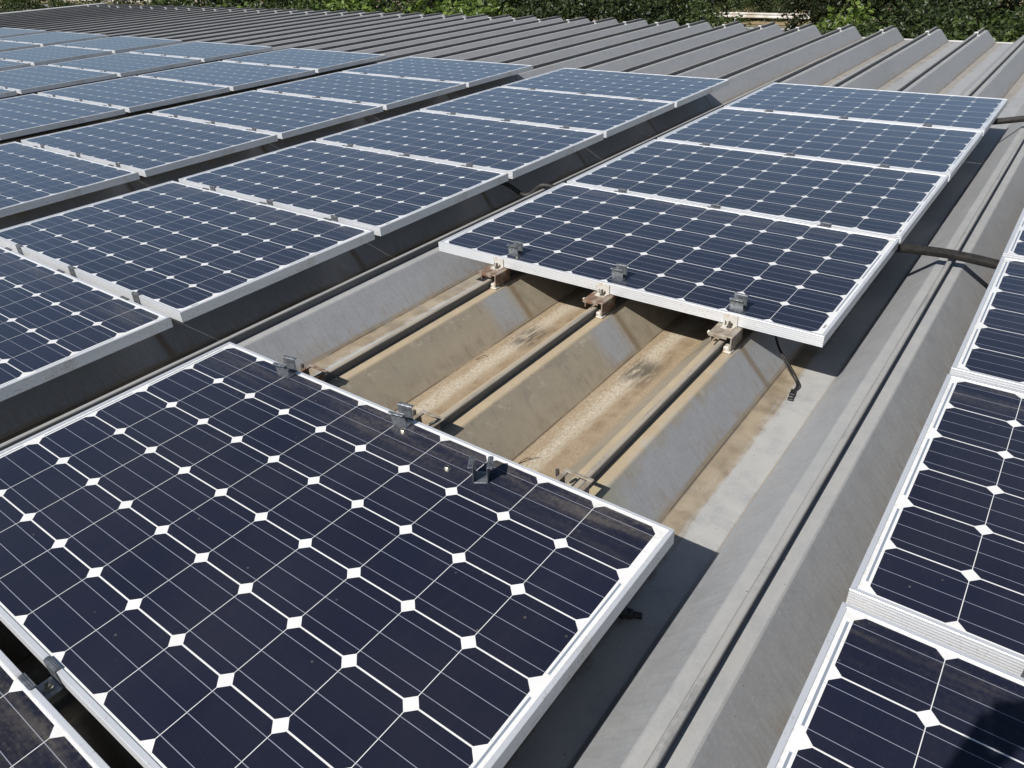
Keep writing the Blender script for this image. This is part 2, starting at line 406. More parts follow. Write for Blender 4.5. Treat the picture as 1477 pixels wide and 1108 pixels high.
WALLM = noisy('grey_wall_cladding', (0.30, 0.30, 0.29), (0.38, 0.38, 0.36), 3, 0.7)

# ------------------------------------------------------------------ building with folded sheet roof
bld = empty('metal_roof_building', (0, 0, -5.5))
tag(bld, 'wide building under a grey folded sheet metal roof with long parallel ridges', 'building')
INV = (0, 0, 5.5)
def bpart(o, par=bld):
    o.parent = par
    if par is bld: o.location = INV
    return o
k0 = math.ceil((X_LEFT + 0.1 - RIB0) / RIBP); k1 = math.floor((X_RIGHT - RIB0) / RIBP)
ribs = [RIB0 + RIBP * k for k in range(k0, k1 + 1)]
sec = []
sec.append((X_LEFT, Z_VAL))
for x in ribs:
    for dx, z in ((-0.170, Z_VAL), (-0.165, Z_VAL + 0.003), (-0.050, Z_RIDGE - 0.003), (-0.045, Z_RIDGE), (0.045, Z_RIDGE), (0.050, Z_RIDGE - 0.003), (0.165, Z_VAL + 0.003), (0.170, Z_VAL)):
        if x + dx > sec[-1][0]: sec.append((x + dx, z))
sec.append((X_RIGHT, Z_VAL))
ys = [Y_START, 2.0, Y_END]
mb = MB(); mb.sweep(sec, lambda i, q: (q[0], ys[i], q[1] + drop(ys[i])), 3, closed=False)
roof = mesh_obj('roof', mb.V, mb.F, ROOF); bpart(roof)
bm = bmesh.new(); bm.from_mesh(roof.data); bmesh.ops.recalc_face_normals(bm, faces=bm.faces)
if sum(f.normal.z for f in bm.faces) < 0: bmesh.ops.reverse_faces(bm, faces=bm.faces)
bm.to_mesh(roof.data); bm.free()
sol = roof.modifiers.new('sheet', 'SOLIDIFY'); sol.thickness = 0.0012; sol.offset = -1
# seams: a rounded bead on each ridge
SP = [(-0.0060, -0.1055), (-0.0060, -0.0885), (-0.0090, -0.0860), (-0.0100, -0.0825), (-0.0100, -0.0775), (-0.0080, -0.0740), (-0.005, -0.0724),
      (0.005, -0.0724), (0.0080, -0.0740), (0.0100, -0.0775), (0.0100, -0.0825), (0.0090, -0.0860), (0.0060, -0.0885), (0.0060, -0.1055)]
ysm = [Y_START, 2.0, Y_END - 0.07, Y_END]
mb = MB(); mb.sweep(SP, lambda i, q: (q[0], ysm[i], q[1] + drop(ysm[i]) - (0.006 if i == 3 else 0)), 4)
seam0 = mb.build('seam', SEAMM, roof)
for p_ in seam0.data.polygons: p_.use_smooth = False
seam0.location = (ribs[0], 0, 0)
# white end clip hooked over the seam near the far eave
mb = MB()
mb.box(-0.016, 0.016, -0.020, 0.020, -0.073, -0.066, 0.002)
mb.box(0.0135, 0.018, -0.020, 0.020, -0.106, -0.068, 0.001)
mb.box(-0.018, -0.0135, -0.020, 0.020, -0.106, -0.068, 0.001)
mb.box(0.019, 0.042, -0.026, 0.026, -0.1035, -0.099, 0.001)
clip0 = mb.build('end_clip', WHITEP, roof); clip0.location = (ribs[0], Y_END - 0.55, drop(Y_END - 0.55))
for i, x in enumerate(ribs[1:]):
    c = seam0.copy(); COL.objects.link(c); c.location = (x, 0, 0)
    c = clip0.copy(); COL.objects.link(c); c.location = (x, Y_END - 0.55 + 0.03 * math.sin(i * 2.3), drop(Y_END - 0.55))
# far eave: white drip flashing in the valleys, gutter front; left verge flashing
mb = MB()
zv = Z_VAL + drop(Y_END)
mb.box(X_LEFT, X_RIGHT, Y_END + 0.003, Y_END + 0.075, zv - 0.012, zv - 0.003, 0.002)
mb.box(X_LEFT, X_RIGHT, Y_END + 0.077, Y_END + 0.083, zv - 0.13, zv + 0.004, 0.001)
bpart(mb.build('eave_flashing', noisy('dull_eave_flashing', (0.45, 0.44, 0.42), (0.62, 0.61, 0.59), 3, 0.6)))
mb = MB()
ysv = [Y_START, 2.0, Y_END + 0.09]
mb.sweep([(X_LEFT - 0.16, -0.075), (X_LEFT - 0.004, -0.075), (X_LEFT - 0.004, -0.31), (X_LEFT - 0.16, -0.31)], lambda i, q: (q[0], ysv[i], q[1] + drop(ysv[i])), 3)
bpart(mb.build('verge_flashing', WHITEP))
mb = MB(); mb.box(X_LEFT + 0.3, X_RIGHT - 0.3, Y_START + 0.3, Y_END - 0.35, -5.5, -0.30); bpart(mb.build('wall', WALLM))

# ------------------------------------------------------------------ solar panels
def frame_mesh():
    prof = [(0.0007, 0.0), (0.0105, 0.0), (0.0114, -0.0010), (0.0114, -0.0030), (0.0022, -0.0030), (0.0022, -0.0370), (0.026, -0.0370), (0.026, -0.040), (0.0, -0.040)]
    z = -0.0385
    while z < -0.004:
        prof += [(0.0, z), (0.0004, z + 0.0014), (0.0004, z + 0.0044), (0.0, z + 0.0058)]; z += 0.0072
    prof.append((0.0, -0.0007))
    V = []; F = []; m = len(prof)
    for (cx, cy, sx, sy) in ((0, 0, 1, 1), (PW, 0, -1, 1), (PW, PD, -1, -1), (0, PD, 1, -1)):
        for (o, z) in prof: V.append((cx + sx * o, cy + sy * o, z))
    for i in range(4):
        j = (i + 1) % 4
        for k in range(m):
            F.append((i * m + k, i * m + (k + 1) % m, j * m + (k + 1) % m, j * m + k))
    return V, F

proto = empty('solar_panel')
mb = MB(); mb.add(*frame_mesh()); mb.build('frame', ALU, proto)
mb = MB(); mb.box(0.0030, PW - 0.0030, 0.0030, PD - 0.0030, -0.0345, -0.0295)  # underside sheet ledge
g = 0.0118
mb = MB(); mb.box(g, PW - g, g, PD - g, -0.0068, -0.0024); mb.build('glass', CELL, proto)
mb = MB(); mb.box(0.72, 0.90, 0.80, 0.92, -0.030, -0.0070, 0.003); mb.build('junction_box', BLACK, proto)

COLN = {1: 'in the column at the right picture edge', 0: 'in the column with the open gap'}
ordw = ['first', 'second', 'third', 'fourth', 'fifth', 'sixth', 'seventh', 'eighth', 'ninth', 'tenth']
for c in range(-1, -10, -1): COLN[c] = '%s column left of the open gap' % ordw[-c - 1]
rown = {5: 'at the far end', 4: 'second from the far end', 3: 'third from the far end', 2: 'fourth from the far end', 1: 'fifth from the far end', 0: 'sixth from the far end', -1: 'seventh from the far end'}
def project(pt):
    d = Vector(pt) - CAM; z = d.dot(FWD)
    if z < 0.05: return None
    return (738.5 + FPX * d.dot(RIGHT) / z, 554 + FPX * d.dot(DOWN) / z)
def seen(x0, x1, y0, y1, m=0):
    for i in range(13):
        for j in range(9):
            q = project((x0 + (x1 - x0) * i / 12, y0 + (y1 - y0) * j / 8, 0))
            if q and -m < q[0] < 1477 + m and -m < q[1] < 1108 + m: return True
    return False
random.seed(5)
panels = {}
first = True
for c in range(1, -10, -1):
    for r in range(5, -2, -1):
        if (c, r) == (0, 1): continue
        x, y = PITCH_X * c + OFF_X, PITCH_Y * r
        if not seen(x, x + PW, y, y + PD, 30): continue
        o = proto if first else dup_tree(proto); first = False
        o.location = (x + random.uniform(-0.002, 0.002), y, random.uniform(-0.0015, 0.0015))
        o.rotation_euler = (random.uniform(-0.0012, 0.0012), random.uniform(-0.0008, 0.0008), 0)
        if c < 0: lab = 'blue solar panel %s, %s' % (rown[r], COLN[c])
        elif c == 0:
            lab = {0: 'dark blue front panel with two grey clips and a steel clamp lying on it', 2: 'blue panel behind the open gap with three clips standing near its front edge',
                   -1: 'corner of a dark panel at the bottom left, below the front panel', 3: 'blue panel just behind the one with three clips standing on it',
                   4: 'blue panel second from the far end, in the column with the open gap', 5: 'farthest blue panel in the column with the open gap'}[r]
        else:
            lab = {0: 'panel at the bottom right corner with a soft shadow across its cells', 1: 'second panel up in the column cut by the right picture edge',
                   2: 'third panel up in the right edge column, where the black conduit ends', 3: 'topmost sliver of a panel at the right picture edge'}.get(r, 'panel %s in the column cut by the right picture edge' % rown[r])
        tag(o, lab, 'solar panel', 'solar panels clamped in rows on the roof'); panels[(c, r)] = o

# ------------------------------------------------------------------ clamp clips between rows
def clip_mesh(L=0.047, gap=0.033, t=0.0022, h=0.046, fl=0.0115):
    mb = MB()
    a = gap / 2
    # origin at flange underside level 0, base at -h
    mb.box(-L / 2, L / 2, -a, a, -h, -h + t, 0.0006)
    mb.box(-L / 2, L / 2, -a - t, -a - 0.0001, -h, 0.0028, 0.0006)
    mb.box(-L / 2, L / 2, a + 0.0001, a + t, -h, 0.0028, 0.0006)
    for s in (-1, 1):
        y0, y1 = sorted((s * (a + t), s * (a + t + fl)))
        mb.box(-L / 2, L / 2, y0, y1, 0.0003, 0.0028, 0.0006)
        y0, y1 = sorted((s * (a + t + fl - 0.0025), s * (a + t + fl)))
        # ribbed grip on the flange
        for q in (0.3, 0.62):
            yy = s * (a + t + fl * q)
            mb.box(-L / 2, L / 2, yy - 0.0010, yy + 0.0010, 0.0026, 0.0040)
    return mb
def nut_parts(mb, c, R=0.0076, h=0.0075):
    x, y, z = c
    n = 6
    V = []; F = []
    hole = R * 0.55
    for (rr, zz) in ((R, 0.0018), (R, h * 0.9), (R * 0.88, h), (hole, h), (hole, 0.0)):
        for k in range(n):
            th = math.pi / 3 * k; V.append((x + rr * math.cos(th), y + rr * math.sin(th), z + zz))
    for i in range(4):
        for k in range(n): F.append((i * n + k, i * n + (k + 1) % n, (i + 1) * n + (k + 1) % n, (i + 1) * n + k))
    mb.add(V, F)
    mb.lathe([(hole, 0.0), (R * 1.25, 0.0), (R * 1.28, 0.0010), (R * 1.0, 0.0024), (hole, 0.0025)], 18, c)

cp = empty('panel_clip')
clip_mesh().build('clip_body', GALV, cp)
mb = MB(); nut_parts(mb, (0, 0, -0.0432)); mb.tube([(0, 0, -0.06), (0, 0, -0.026)], 0.004, 8); mb.build('bolt', STEEL, cp)
side = ['left', 'middle', 'right']
firstc = True
for c in range(1, -9, -1):
    for r in range(5, -1, -1):                        # gap between row r-1 and r
        if (c, r) not in panels or (c, r - 1) not in panels: continue
        yc = PITCH_Y * r - (PITCH_Y - PD) / 2
        for k in range(3):
            x = PITCH_X * c + RIB0 + RIBP * k
            q = project((x, yc, 0))
            if not q or not (-60 < q[0] < 1537 and -40 < q[1] < 1150): continue
            o = cp if firstc else dup_tree(cp); firstc = False
            o.location = (x + random.uniform(-0.006, 0.006), yc, 0.0012)
            a, b = 5 - r, 6 - r
            colname = {1: 'column at right edge', 0: 'column with open gap'}.get(c, '%s column left of gap' % ordw[-c - 1] if c < 0 else '')
            tag(o, '%s clip between %s and %s panels from far end, %s' % (side[k], ordw[a], ordw[b], colname), 'clip', 'grey clips holding the panel edges')
# loose clips standing on the glass
def loose_clip(x, y, rz, lab, tilt=0.0):
    o = dup_tree(cp)
    for ch in list(o.children):
        if ch.name.startswith('bolt'): bpy.data.objects.remove(ch)
    o.location = (x, y, 0.046 - 0.0022); o.rotation_euler = (0, tilt, math.radians(rz))
    tag(o, lab, 'clip', 'loose clips standing on the panels')
loose_clip(0.378, 2.118, 1, 'leftmost loose clip standing on the panel behind the gap')
loose_clip(0.862, 2.124, 3, 'middle loose clip standing on the panel behind the gap')
loose_clip(1.338, 2.104, 1, 'rightmost loose clip standing on the panel behind the gap')
loose_clip(0.345, 0.960, 10, 'loose clip on the front panel edge near its far left corner')
loose_clip(0.838, 0.962, 10, 'loose clip on the front panel edge beside a small nut')
loose_clip(1.168, 0.898, 122, 'loose clip turned end on, standing farthest right on the front panel')
def nut(x, y, lab, tilt=0.0):
    mb = MB(); nut_parts(mb, (0, 0, 0)); o = mb.build('flange_nut', STEEL)
    o.location = (x, y, -0.0022); o.rotation_euler = (tilt, 0, 0.4)
    tag(o, lab, 'nut', 'loose steel nuts')
nut(0.866, 0.934, 'shiny steel nut lying against the middle clip on the front panel')
nut(1.073, 0.878, 'shiny steel nut lying alone on the front panel beside the turned clip')
nut(0.405, 2.092, 'small steel nut in front of the left clip behind the gap')

# ------------------------------------------------------------------ roof brackets gripping the seams
def bracket(x, yc, mat, lab, tabbed, hole, z0=-0.0425, foot=True):
    o = empty('seam_bracket', (x, yc, z0 - 0.0065))
    tag(o, lab, 'bracket', 'brackets gripping the roof seams')
    W = 0.043; y0, y1 = -0.062, (0.080 if hole else 0.058)
    mb = MB()
    zt = 0.006; zb = 0.0
    if hole:
        hx, h0, h1 = 0.029, 0.022, 0.068
        mb.box(-W, W, y0, h0, zb, zt, 0.0015); mb.box(-W, W, h1, y1, zb, zt, 0.0015)
        mb.box(-W, -hx, h0 - 0.0002, h1 + 0.0002, zb + 0.0002, zt - 0.0002, 0.001); mb.box(hx, W, h0 - 0.0002, h1 + 0.0002, zb + 0.0002, zt - 0.0002, 0.001)
    else:
        mb.box(-W, W, y0, y1, zb, zt, 0.0022)
        mb.box(-W, W * 0.55, y0 - 0.003, y0 + 0.002, -0.007, zt - 0.0008, 0.0014)
    mb.box(0.0345, 0.0400, y0 + 0.002, y1 - 0.02, -0.047, zb - 0.0001, 0.001)
    mb.box(0.0402, 0.0425, y0 + 0.012, y0 + 0.040, -0.040, -0.006, 0.001)
    mb.box(-0.038, -0.033, y0 + 0.004, y1 - 0.02, -0.028, zb - 0.0001, 0.001)
    mb.build('bracket_body', mat, o)
    if foot:
        mb = MB(); mb.box(0.014, 0.034, y0 + 0.000, y0 + 0.034, -0.052, -0.034, 0.003); mb.box(0.0145, 0.044, y0 - 0.006, y0 + 0.030, -0.0555, -0.0485, 0.003)
        mb.build('jaw', CHALK, o)
        mb = MB(); mb.tube([(-0.052, y0 + 0.02, -0.006), (-0.020, y0 + 0.02, -0.006)], 0.0042, 8); mb.tube([(-0.052, y0 + 0.02, -0.006), (-0.046, y0 + 0.02, -0.006)], 0.0075, 6)
        mb.build('side_bolt', CHALK, o)
    if tabbed:
        mb = MB(); mb.box(-0.025, 0.025, 0.0150, 0.0178, 0.0062, 0.0465, 0.0008); mb.box(-0.021, 0.021, -0.016, 0.0149, 0.0061, 0.0088, 0.0008)
        mb.build('upright_tab', CHALK, o)
        mb = MB(); nut_parts(mb, (0.004, 0.0, 0.0090)); mb.tube([(0.004, 0.0, 0.007), (0.004, 0.0, 0.030)], 0.0042, 8); mb.build('bolt', DARKST, o)
        mb = MB(); mb.tube([(-0.014, 0.008, 0.0088), (-0.014, 0.008, 0.026)], 0.0016, 6); mb.build('pin', DARKST, o)
    else:
        mb = MB(); mb.tube([(-0.050, 0.050, -0.004), (-0.050, 0.050, 0.016)], 0.0055, 8); mb.build('bolt', DARKST, o)
    return o
yM = 2 * PITCH_Y - (PITCH_Y - PD) / 2; yF = PITCH_Y - (PITCH_Y - PD) / 2
bracket(0.335, yM, RUST, 'rusty bracket on the left bare seam under the rear panel', True, False)
bracket(0.835, yM, RUST, 'rusty bracket on the middle bare seam under the rear panel', True, False)
bracket(1.335, yM, RUST2, 'dusty bracket on the right bare seam under the rear panel', True, False)
bracket(0.335, yF, RUST, 'rust red bracket plate on the left bare seam behind the front panel', False, True, foot=False)
bracket(0.835, yF, RUST2, 'grey brown bracket plate on the middle bare seam behind the front panel', False, True, foot=False)
bracket(1.335, yF, RUST2, 'pale dusty bracket plate on the right bare seam behind the front panel', False, True, foot=False)
bracket(0.335, -(PITCH_Y - PD) / 2, RUST, 'shadowed rusty bracket under the clip at the bottom left corner', False, False)

# ------------------------------------------------------------------ cables and conduits
def conduit(pts, r, name, lab, mat=CABLE, corrug=True, n=60):
    C = curve_pts(pts, n)
    rad = [r * (1 + (0.10 if (i % 2) else 0.0)) for i in range(len(C))] if corrug else r
    mb = MB(); mb.tube(C, rad, 12); return tag(mb.build(name, mat, None, smooth=not corrug), lab, 'cable')
conduit([(1.50, 3.085, -0.060), (1.66, 3.088, -0.048), (1.835, 3.105, -0.046), (1.99, 3.130, -0.064), (2.12, 3.15, -0.085)], 0.0185, 'corrugated_conduit', 'black corrugated conduit crossing the bare ridge between two panel columns')
conduit([(1.50, 5.66, -0.080), (1.66, 5.70, -0.060), (1.835, 5.83, -0.050), (2.02, 6.00, -0.070), (2.15, 6.1, -0.09)], 0.0185, 'corrugated_conduit', 'farther black conduit leaving the farthest panel at the right edge')
conduit([(-0.60, 3.10, -0.085), (-0.45, 3.13, -0.090), (-0.30, 3.13, -0.135), (-0.165, 3.11, -0.055), (-0.02, 3.09, -0.060), (0.10, 3.08, -0.07)], 0.012, 'corrugated_conduit', 'dark conduit in the shaded strip between the two middle panel columns')
# loose lead with plug hanging from the rear panel
lead = empty('loose_lead', (1.582, 2.043, -0.23))
tag(lead, 'thin loose cable with a black plug lying in the valley beside the gap', 'cable')
L0 = Vector((1.582, 2.043, -0.23))
for k, dy in enumerate((0.0, 0.012)):
    pts = [(1.34, 2.42 + dy, -0.10), (1.40, 2.30 + dy, -0.098), (1.465, 2.20 + dy * .5, -0.150), (1.53 + dy, 2.145, -0.200), (1.575 + dy * .6, 2.105, -0.222), (1.580 + dy * .2, 2.070, -0.231)]
    mb = MB(); mb.tube([Vector(q) - L0 for q in curve_pts(pts, 16)], 0.0028, 8); mb.build('wire', CABLE, lead, True)
mb = MB(); mb.box(-0.0075, 0.0075, -0.024, 0.024, -0.005, 0.005, 0.002); mb.box(-0.0090, 0.0090, -0.010, 0.004, -0.0058, 0.006, 0.002); mb.box(-0.0085, 0.0085, -0.036, -0.0242, -0.0025, 0.003, 0.001)
pl = mb.build('plug', BLACK, lead); pl.rotation_euler = (0.08, 0, 0.15)
lead2 = empty('loose_lead', (1.585, 0.905, -0.229))
tag(lead2, 'black cable plug lying in shadow under the edge of the front panel', 'cable')
mb = MB(); mb.tube(curve_pts([(-0.30, -0.20, 0.10), (-0.18, -0.10, 0.02), (-0.045, -0.018, 0.0)], 14), 0.0034, 8); mb.build('wire', CABLE, lead2, True)
mb = MB(); mb.box(-0.045, 0.010, -0.011, 0.011, -0.009, 0.010, 0.003); mb.box(-0.02, -0.005, -0.014, 0.014, -0.0095, 0.013, 0.003); mb.box(0.0102, 0.032, -0.007, 0.007, -0.006, 0.007, 0.002)
pl = mb.build('plug', BLACK, lead2); pl.rotation_euler = (0, 0, 0.35)

# ------------------------------------------------------------------ grit and twigs in the uncovered valleys
DIRT = Mat('brown_grit')
_o = DIRT.pos(); DIRT.set(DIRT.mix(DIRT.ss(DIRT.noise(_o, 120, 5, .7), .3, .7), (0.21, 0.14, 0.08), (0.40, 0.31, 0.20)), 0.95); DIRT = DIRT.m
rng = np.random.default_rng(3)
mb = MB()
def grain(x, y, z, s):
    a = rng.normal(size=(4, 3)); a /= np.linalg.norm(a, axis=1)[:, None]
    V = [(x + v[0] * s, y + v[1] * s, z + abs(v[2]) * s * .7) for v in a]
    mb.add(V, [(0, 1, 2), (0, 2, 3), (0, 3, 1), (1, 3, 2)])
for vx in (0.585, 1.085):
    for i in range(2600):
        t = rng.random(); y = 0.95 + t * 1.05
        cx = vx + 0.055 + 0.012 * math.sin(y * 9) + rng.normal() * 0.022
        if rng.random() < 0.25: cx = vx + rng.uniform(-0.078, 0.078)
        if abs(cx - vx) > 0.079: continue
        dens = 0.45 + 0.55 * math.sin(y * 7 + vx * 5)
        if rng.random() > max(0.12, dens): continue
        grain(cx, y, Z_VAL, rng.uniform(0.0008, 0.0028))
tag(mb.build('grit', DIRT), 'loose brown grit gathered in the uncovered valleys', 'grit', kind='stuff')
TWIG = noisy('dry_twig', (0.10, 0.07, 0.045), (0.20, 0.15, 0.10), 60, 0.9)
def twig(pts, r, lab, name='twig'):
    mb = MB(); C = curve_pts(pts, 8); n = len(C)
    mb.tube(C, [r * (1 - 0.6 * i / n) for i in range(n)], 6); tag(mb.build(name, TWIG), lab, 'twig')
twig([(1.025, 1.232, -0.236), (1.036, 1.255, -0.229), (1.048, 1.268, -0.232), (1.06, 1.292, -0.236)], 0.0022, 'dark twig at the slope foot just behind the front panel')
twig([(0.515, 1.66, -0.237), (0.528, 1.69, -0.230), (0.540, 1.70, -0.236)], 0.0016, 'tiny dark twig in the left uncovered valley')

# ------------------------------------------------------------------ ground, road, guard rail
GZ = -5.5
gm = Mat('dry_grass_ground'); P = gm.pos()
f = gm.noise(P, 0.35, 6, 0.65); f2 = gm.noise(P, 4.0, 6, 0.7)
gm.set(gm.mix(gm.ss(f2, .3, .7), gm.mix(gm.ss(f, .35, .6), (0.26, 0.185, 0.10), (0.13, 0.12, 0.05)), (0.33, 0.25, 0.14)), 0.95)
gm.bump(f2, 0.6, 0.08)
def sheet(name, x0, x1, y0, y1, z, mat):
    o = mesh_obj(name, [(x0, y0, z), (x1, y0, z), (x1, y1, z), (x0, y1, z)], [(0, 1, 2, 3)], mat); return tag(o, kind='structure')
sheet('ground', -600, 600, -300, 900, GZ, gm.m)
asph = noisy('asphalt', (0.075, 0.075, 0.075), (0.13, 0.13, 0.125), 6, 0.85)
conc = noisy('pale_gravel', (0.30, 0.28, 0.25), (0.42, 0.40, 0.36), 5, 0.9)
sheet('road', -400, 300, 47.0, 55.7, GZ + 0.006, asph)
sheet('road_edge_line', -400, 300, 54.6, 54.95, GZ + 0.012, WHITEP)
sheet('gravel_yard', -300, -45, 30, 46.5, GZ + 0.004, conc)
rail = empty('guard_rail', (-40, 56.0, GZ))
tag(rail, 'white roadside guard rail beyond the trees, seen over the far ridges', 'guard rail')
mb = MB()
pr = [(0.0, 0.50), (-0.05, 0.53), (-0.05, 0.60), (0.0, 0.64), (0.0, 0.70), (-0.05, 0.74), (-0.05, 0.81), (0.0, 0.84), (0.012, 0.84), (0.012, 0.50)]
mb.sweep(pr, lambda i, q: (-120 + 240 * i, q[0], q[1]), 2); mb.build('rail_beam', noisy('weathered_white_rail', (0.40, 0.34, 0.27), (0.66, 0.64, 0.60), 1.3, 0.6), rail)
mb = MB(); mb.box(-0.06, 0.06, 0.013, 0.13, 0.0, 0.86, 0.01); pst = mb.build('rail_post', WHITEP, rail)
pst.location = (-96, 0, 0)
for k in range(1, 50):
    q = pst.copy(); COL.objects.link(q); q.location = (-96 + 4 * k, 0, 0)

# ------------------------------------------------------------------ trees
def leaf_material(name, c1, c2, c3):
    m = Mat(name); g_ = m.n('ShaderNodeNewGeometry'); r_ = g_.outputs['Random Per Island']
    n_ = m.noise(g_.outputs['Position'], 0.9, 3)
    c = m.mix(r_, c1, c2); c = m.mix(m.ss(n_, 0.45, 0.65), c, c3)
    m.set(c, 0.45)
    tr = m.n('ShaderNodeBsdfTranslucent'); m.L.new(c, tr.inputs[0])
    mx_ = m.n('ShaderNodeMixShader'); mx_.inputs[0].default_value = 0.30
    m.L.new(m.b.outputs[0], mx_.inputs[1]); m.L.new(tr.outputs[0], mx_.inputs[2])
    out = [n for n in m.t.nodes if n.type == 'OUTPUT_MATERIAL'][0]; m.L.new(mx_.outputs[0], out.inputs[0])
    return m.m
LEAF = {'deep': leaf_material('shade_darkened_leaves', (0.009, 0.016, 0.005), (0.030, 0.045, 0.014), (0.014, 0.024, 0.007)),  # back row leaves darkened to paint shade into the gaps between crowns
        'bright': leaf_material('bright_vine_leaves', (0.055, 0.098, 0.014), (0.205, 0.280, 0.060), (0.110, 0.170, 0.028)),
        'dark': leaf_material('dark_leaves', (0.014, 0.026, 0.008), (0.075, 0.100, 0.030), (0.032, 0.050, 0.013)),
        'mid': leaf_material('mid_green_leaves', (0.024, 0.044, 0.010), (0.115, 0.155, 0.042), (0.055, 0.086, 0.019))}
BARK = noisy('bark', (0.08, 0.06, 0.045), (0.16, 0.125, 0.09), 6, 0.9, 0, 0.4)
def crown_mesh(seed, R, H, leaf, n_cl, n_lf):
    g_ = np.random.default_rng(seed)
    V = []; F = []
    th = g_.uniform(0, 2 * np.pi, n_cl); cz = g_.uniform(-1, 1, n_cl); rr = g_.uniform(0.45, 1.0, n_cl) ** 0.6
    lob = 1 + 0.22 * np.sin(3 * th + seed) + 0.15 * np.sin(5 * th + 2 * seed)
    C = np.stack([R * rr * lob * np.sqrt(1 - cz ** 2) * np.cos(th), R * rr * lob * np.sqrt(1 - cz ** 2) * np.sin(th), H * rr * cz], 1)
    sz = g_.uniform(0.12, 0.31, n_cl) * R / 2.2
    for i in range(n_cl):
        q = C[i] + g_.normal(size=(n_lf, 3)) * sz[i] * np.array([1, 1, 0.75])
        nrm = g_.normal(size=(n_lf, 3)) + np.array([0, 0, 0.9]) + 0.5 * C[i] / R
        nrm /= np.linalg.norm(nrm, axis=1)[:, None]
        a = np.cross(nrm, g_.normal(size=(n_lf, 3))); a /= np.linalg.norm(a, axis=1)[:, None]
        b = np.cross(nrm, a)
        s = leaf * g_.uniform(0.6, 1.35, n_lf)[:, None]
        base = len(V)
        L_ = np.stack([q - a * s, q + b * s * 0.55 + nrm * s * 0.12, q + a * s, q - b * s * 0.55 + nrm * s * 0.12], 1).reshape(-1, 3)
        V.extend(map(tuple, L_)); F.extend((base + 4 * k, base + 4 * k + 1, base + 4 * k + 2, base + 4 * k + 3) for k in range(n_lf))
    return V, F
def trunk_mesh(seed, H):
    rnd = random.Random(seed); mb = MB()
    top = Vector((rnd.uniform(-.3, .3), rnd.uniform(-.3, .3), H))
    C = curve_pts([(0, 0, 0), (rnd.uniform(-.1, .1), rnd.uniform(-.1, .1), H * .5), top], 6)
    mb.tube(C, [0.17 - 0.12 * i / len(C) for i in range(len(C))], 8)
    for k in range(6):
        a = k * 1.05 + rnd.uniform(-.3, .3); z = H * rnd.uniform(.35, .75); l = rnd.uniform(1.0, 1.7)
        s = Vector((0, 0, z)); e = s + Vector((math.cos(a) * l, math.sin(a) * l, l * rnd.uniform(.4, 1.0)))
        mb.tube(curve_pts([s, s.lerp(e, .5) + Vector((0, 0, -.1)), e], 5), [0.07 - 0.005 * i for i in range(11)], 6)
    return mb
protos = {}
for kind, leaf, ncl, nlf in (('bright', 0.115, 110, 46), ('dark', 0.070, 125, 80), ('mid', 0.075, 120, 76), ('deep', 0.085, 150, 60)):
    for s in (0, 1):
        V, F = crown_mesh(11 + s * 7 + len(kind), 2.3, 2.2, leaf, ncl, nlf)
        t = empty('leafy_tree')
        cr = mesh_obj('crown', V, F, LEAF[kind], t); cr.location = (0, 0, 3.4)
        tr_ = trunk_mesh(s + 3, 3.6).build('trunk', BARK, t, True)
        protos[(kind, s)] = t
def ray_ground(u, d):
    """point on the ground at horizontal distance d along picture column u"""
    v = RIGHT * ((u - 738.5) / FPX) + FWD + DOWN * ((20 - 554) / FPX)
    h = Vector((v.x, v.y, 0)).normalized(); return Vector((CAM.x, CAM.y, 0)) + h * d
used = set(); tn = 0
def tree(u, d, kind, scale, lab, s=None, zs=1.0, sink=0.0):
    global tn
    tn += 1; s = tn % 2 if s is None else s
    key = (kind, s)
    o = protos[key] if key not in used else dup_tree(protos[key]); used.add(key)
    q = ray_ground(u, d); o.location = (q.x, q.y, GZ - sink); o.rotation_euler = (0, 0, tn * 1.7)
    o.scale = (scale, scale, scale * zs)
    tag(o, lab, 'tree', 'trees beyond the far roof edge')
TL = [(22, 50, 'mid', 0.95), (95, 60, 'dark', 0.6), (262, 33, 'mid', 0.95), (345, 30, 'bright', 0.85), (425, 31, 'mid', 0.95), (505, 30, 'bright', 0.9), (565, 33, 'dark', 1.0), (640, 25, 'bright', 0.9),
      (705, 27, 'bright', 0.85), (775, 27, 'dark', 0.95), (850, 26, 'dark', 0.95), (930, 26, 'dark', 0.95), (1005, 26, 'mid', 0.80), (1180, 22, 'bright', 0.62), (1238, 24, 'bright', 0.78), (1320, 22, 'dark', 0.85), (1400, 23, 'dark', 0.9), (1475, 21, 'mid', 0.85)]
kn = {'bright': 'bright leafy', 'dark': 'dark green', 'mid': 'mid green', 'deep': 'very dark'}
o20 = ordw + ['eleventh', 'twelfth', 'thirteenth', 'fourteenth', 'fifteenth', 'sixteenth', 'seventeenth', 'eighteenth', 'nineteenth', 'twentieth']
for i, (u, d, kd, sc) in enumerate(TL):
    tree(u, d, kd, sc, '%s tree behind the far roof edge, %s front tree from the left' % (kn[kd], o20[i]))
BK = [(60, 78, 'dark', 1.3), (170, 75, 'mid', 1.2), (300, 44, 'deep', 1.2), (400, 42, 'deep', 1.2), (480, 42, 'deep', 1.2), (600, 40, 'deep', 1.25), (690, 38, 'deep', 1.3), (790, 40, 'deep', 1.3), (880, 40, 'deep', 1.3), (960, 42, 'deep', 1.2),
      (1040, 74, 'deep', 1.5), (1090, 76, 'deep', 1.5), (1140, 74, 'deep', 1.4), (1210, 38, 'deep', 1.0), (1290, 36, 'deep', 1.2), (1370, 36, 'deep', 1.2), (1460, 36, 'deep', 1.2)]
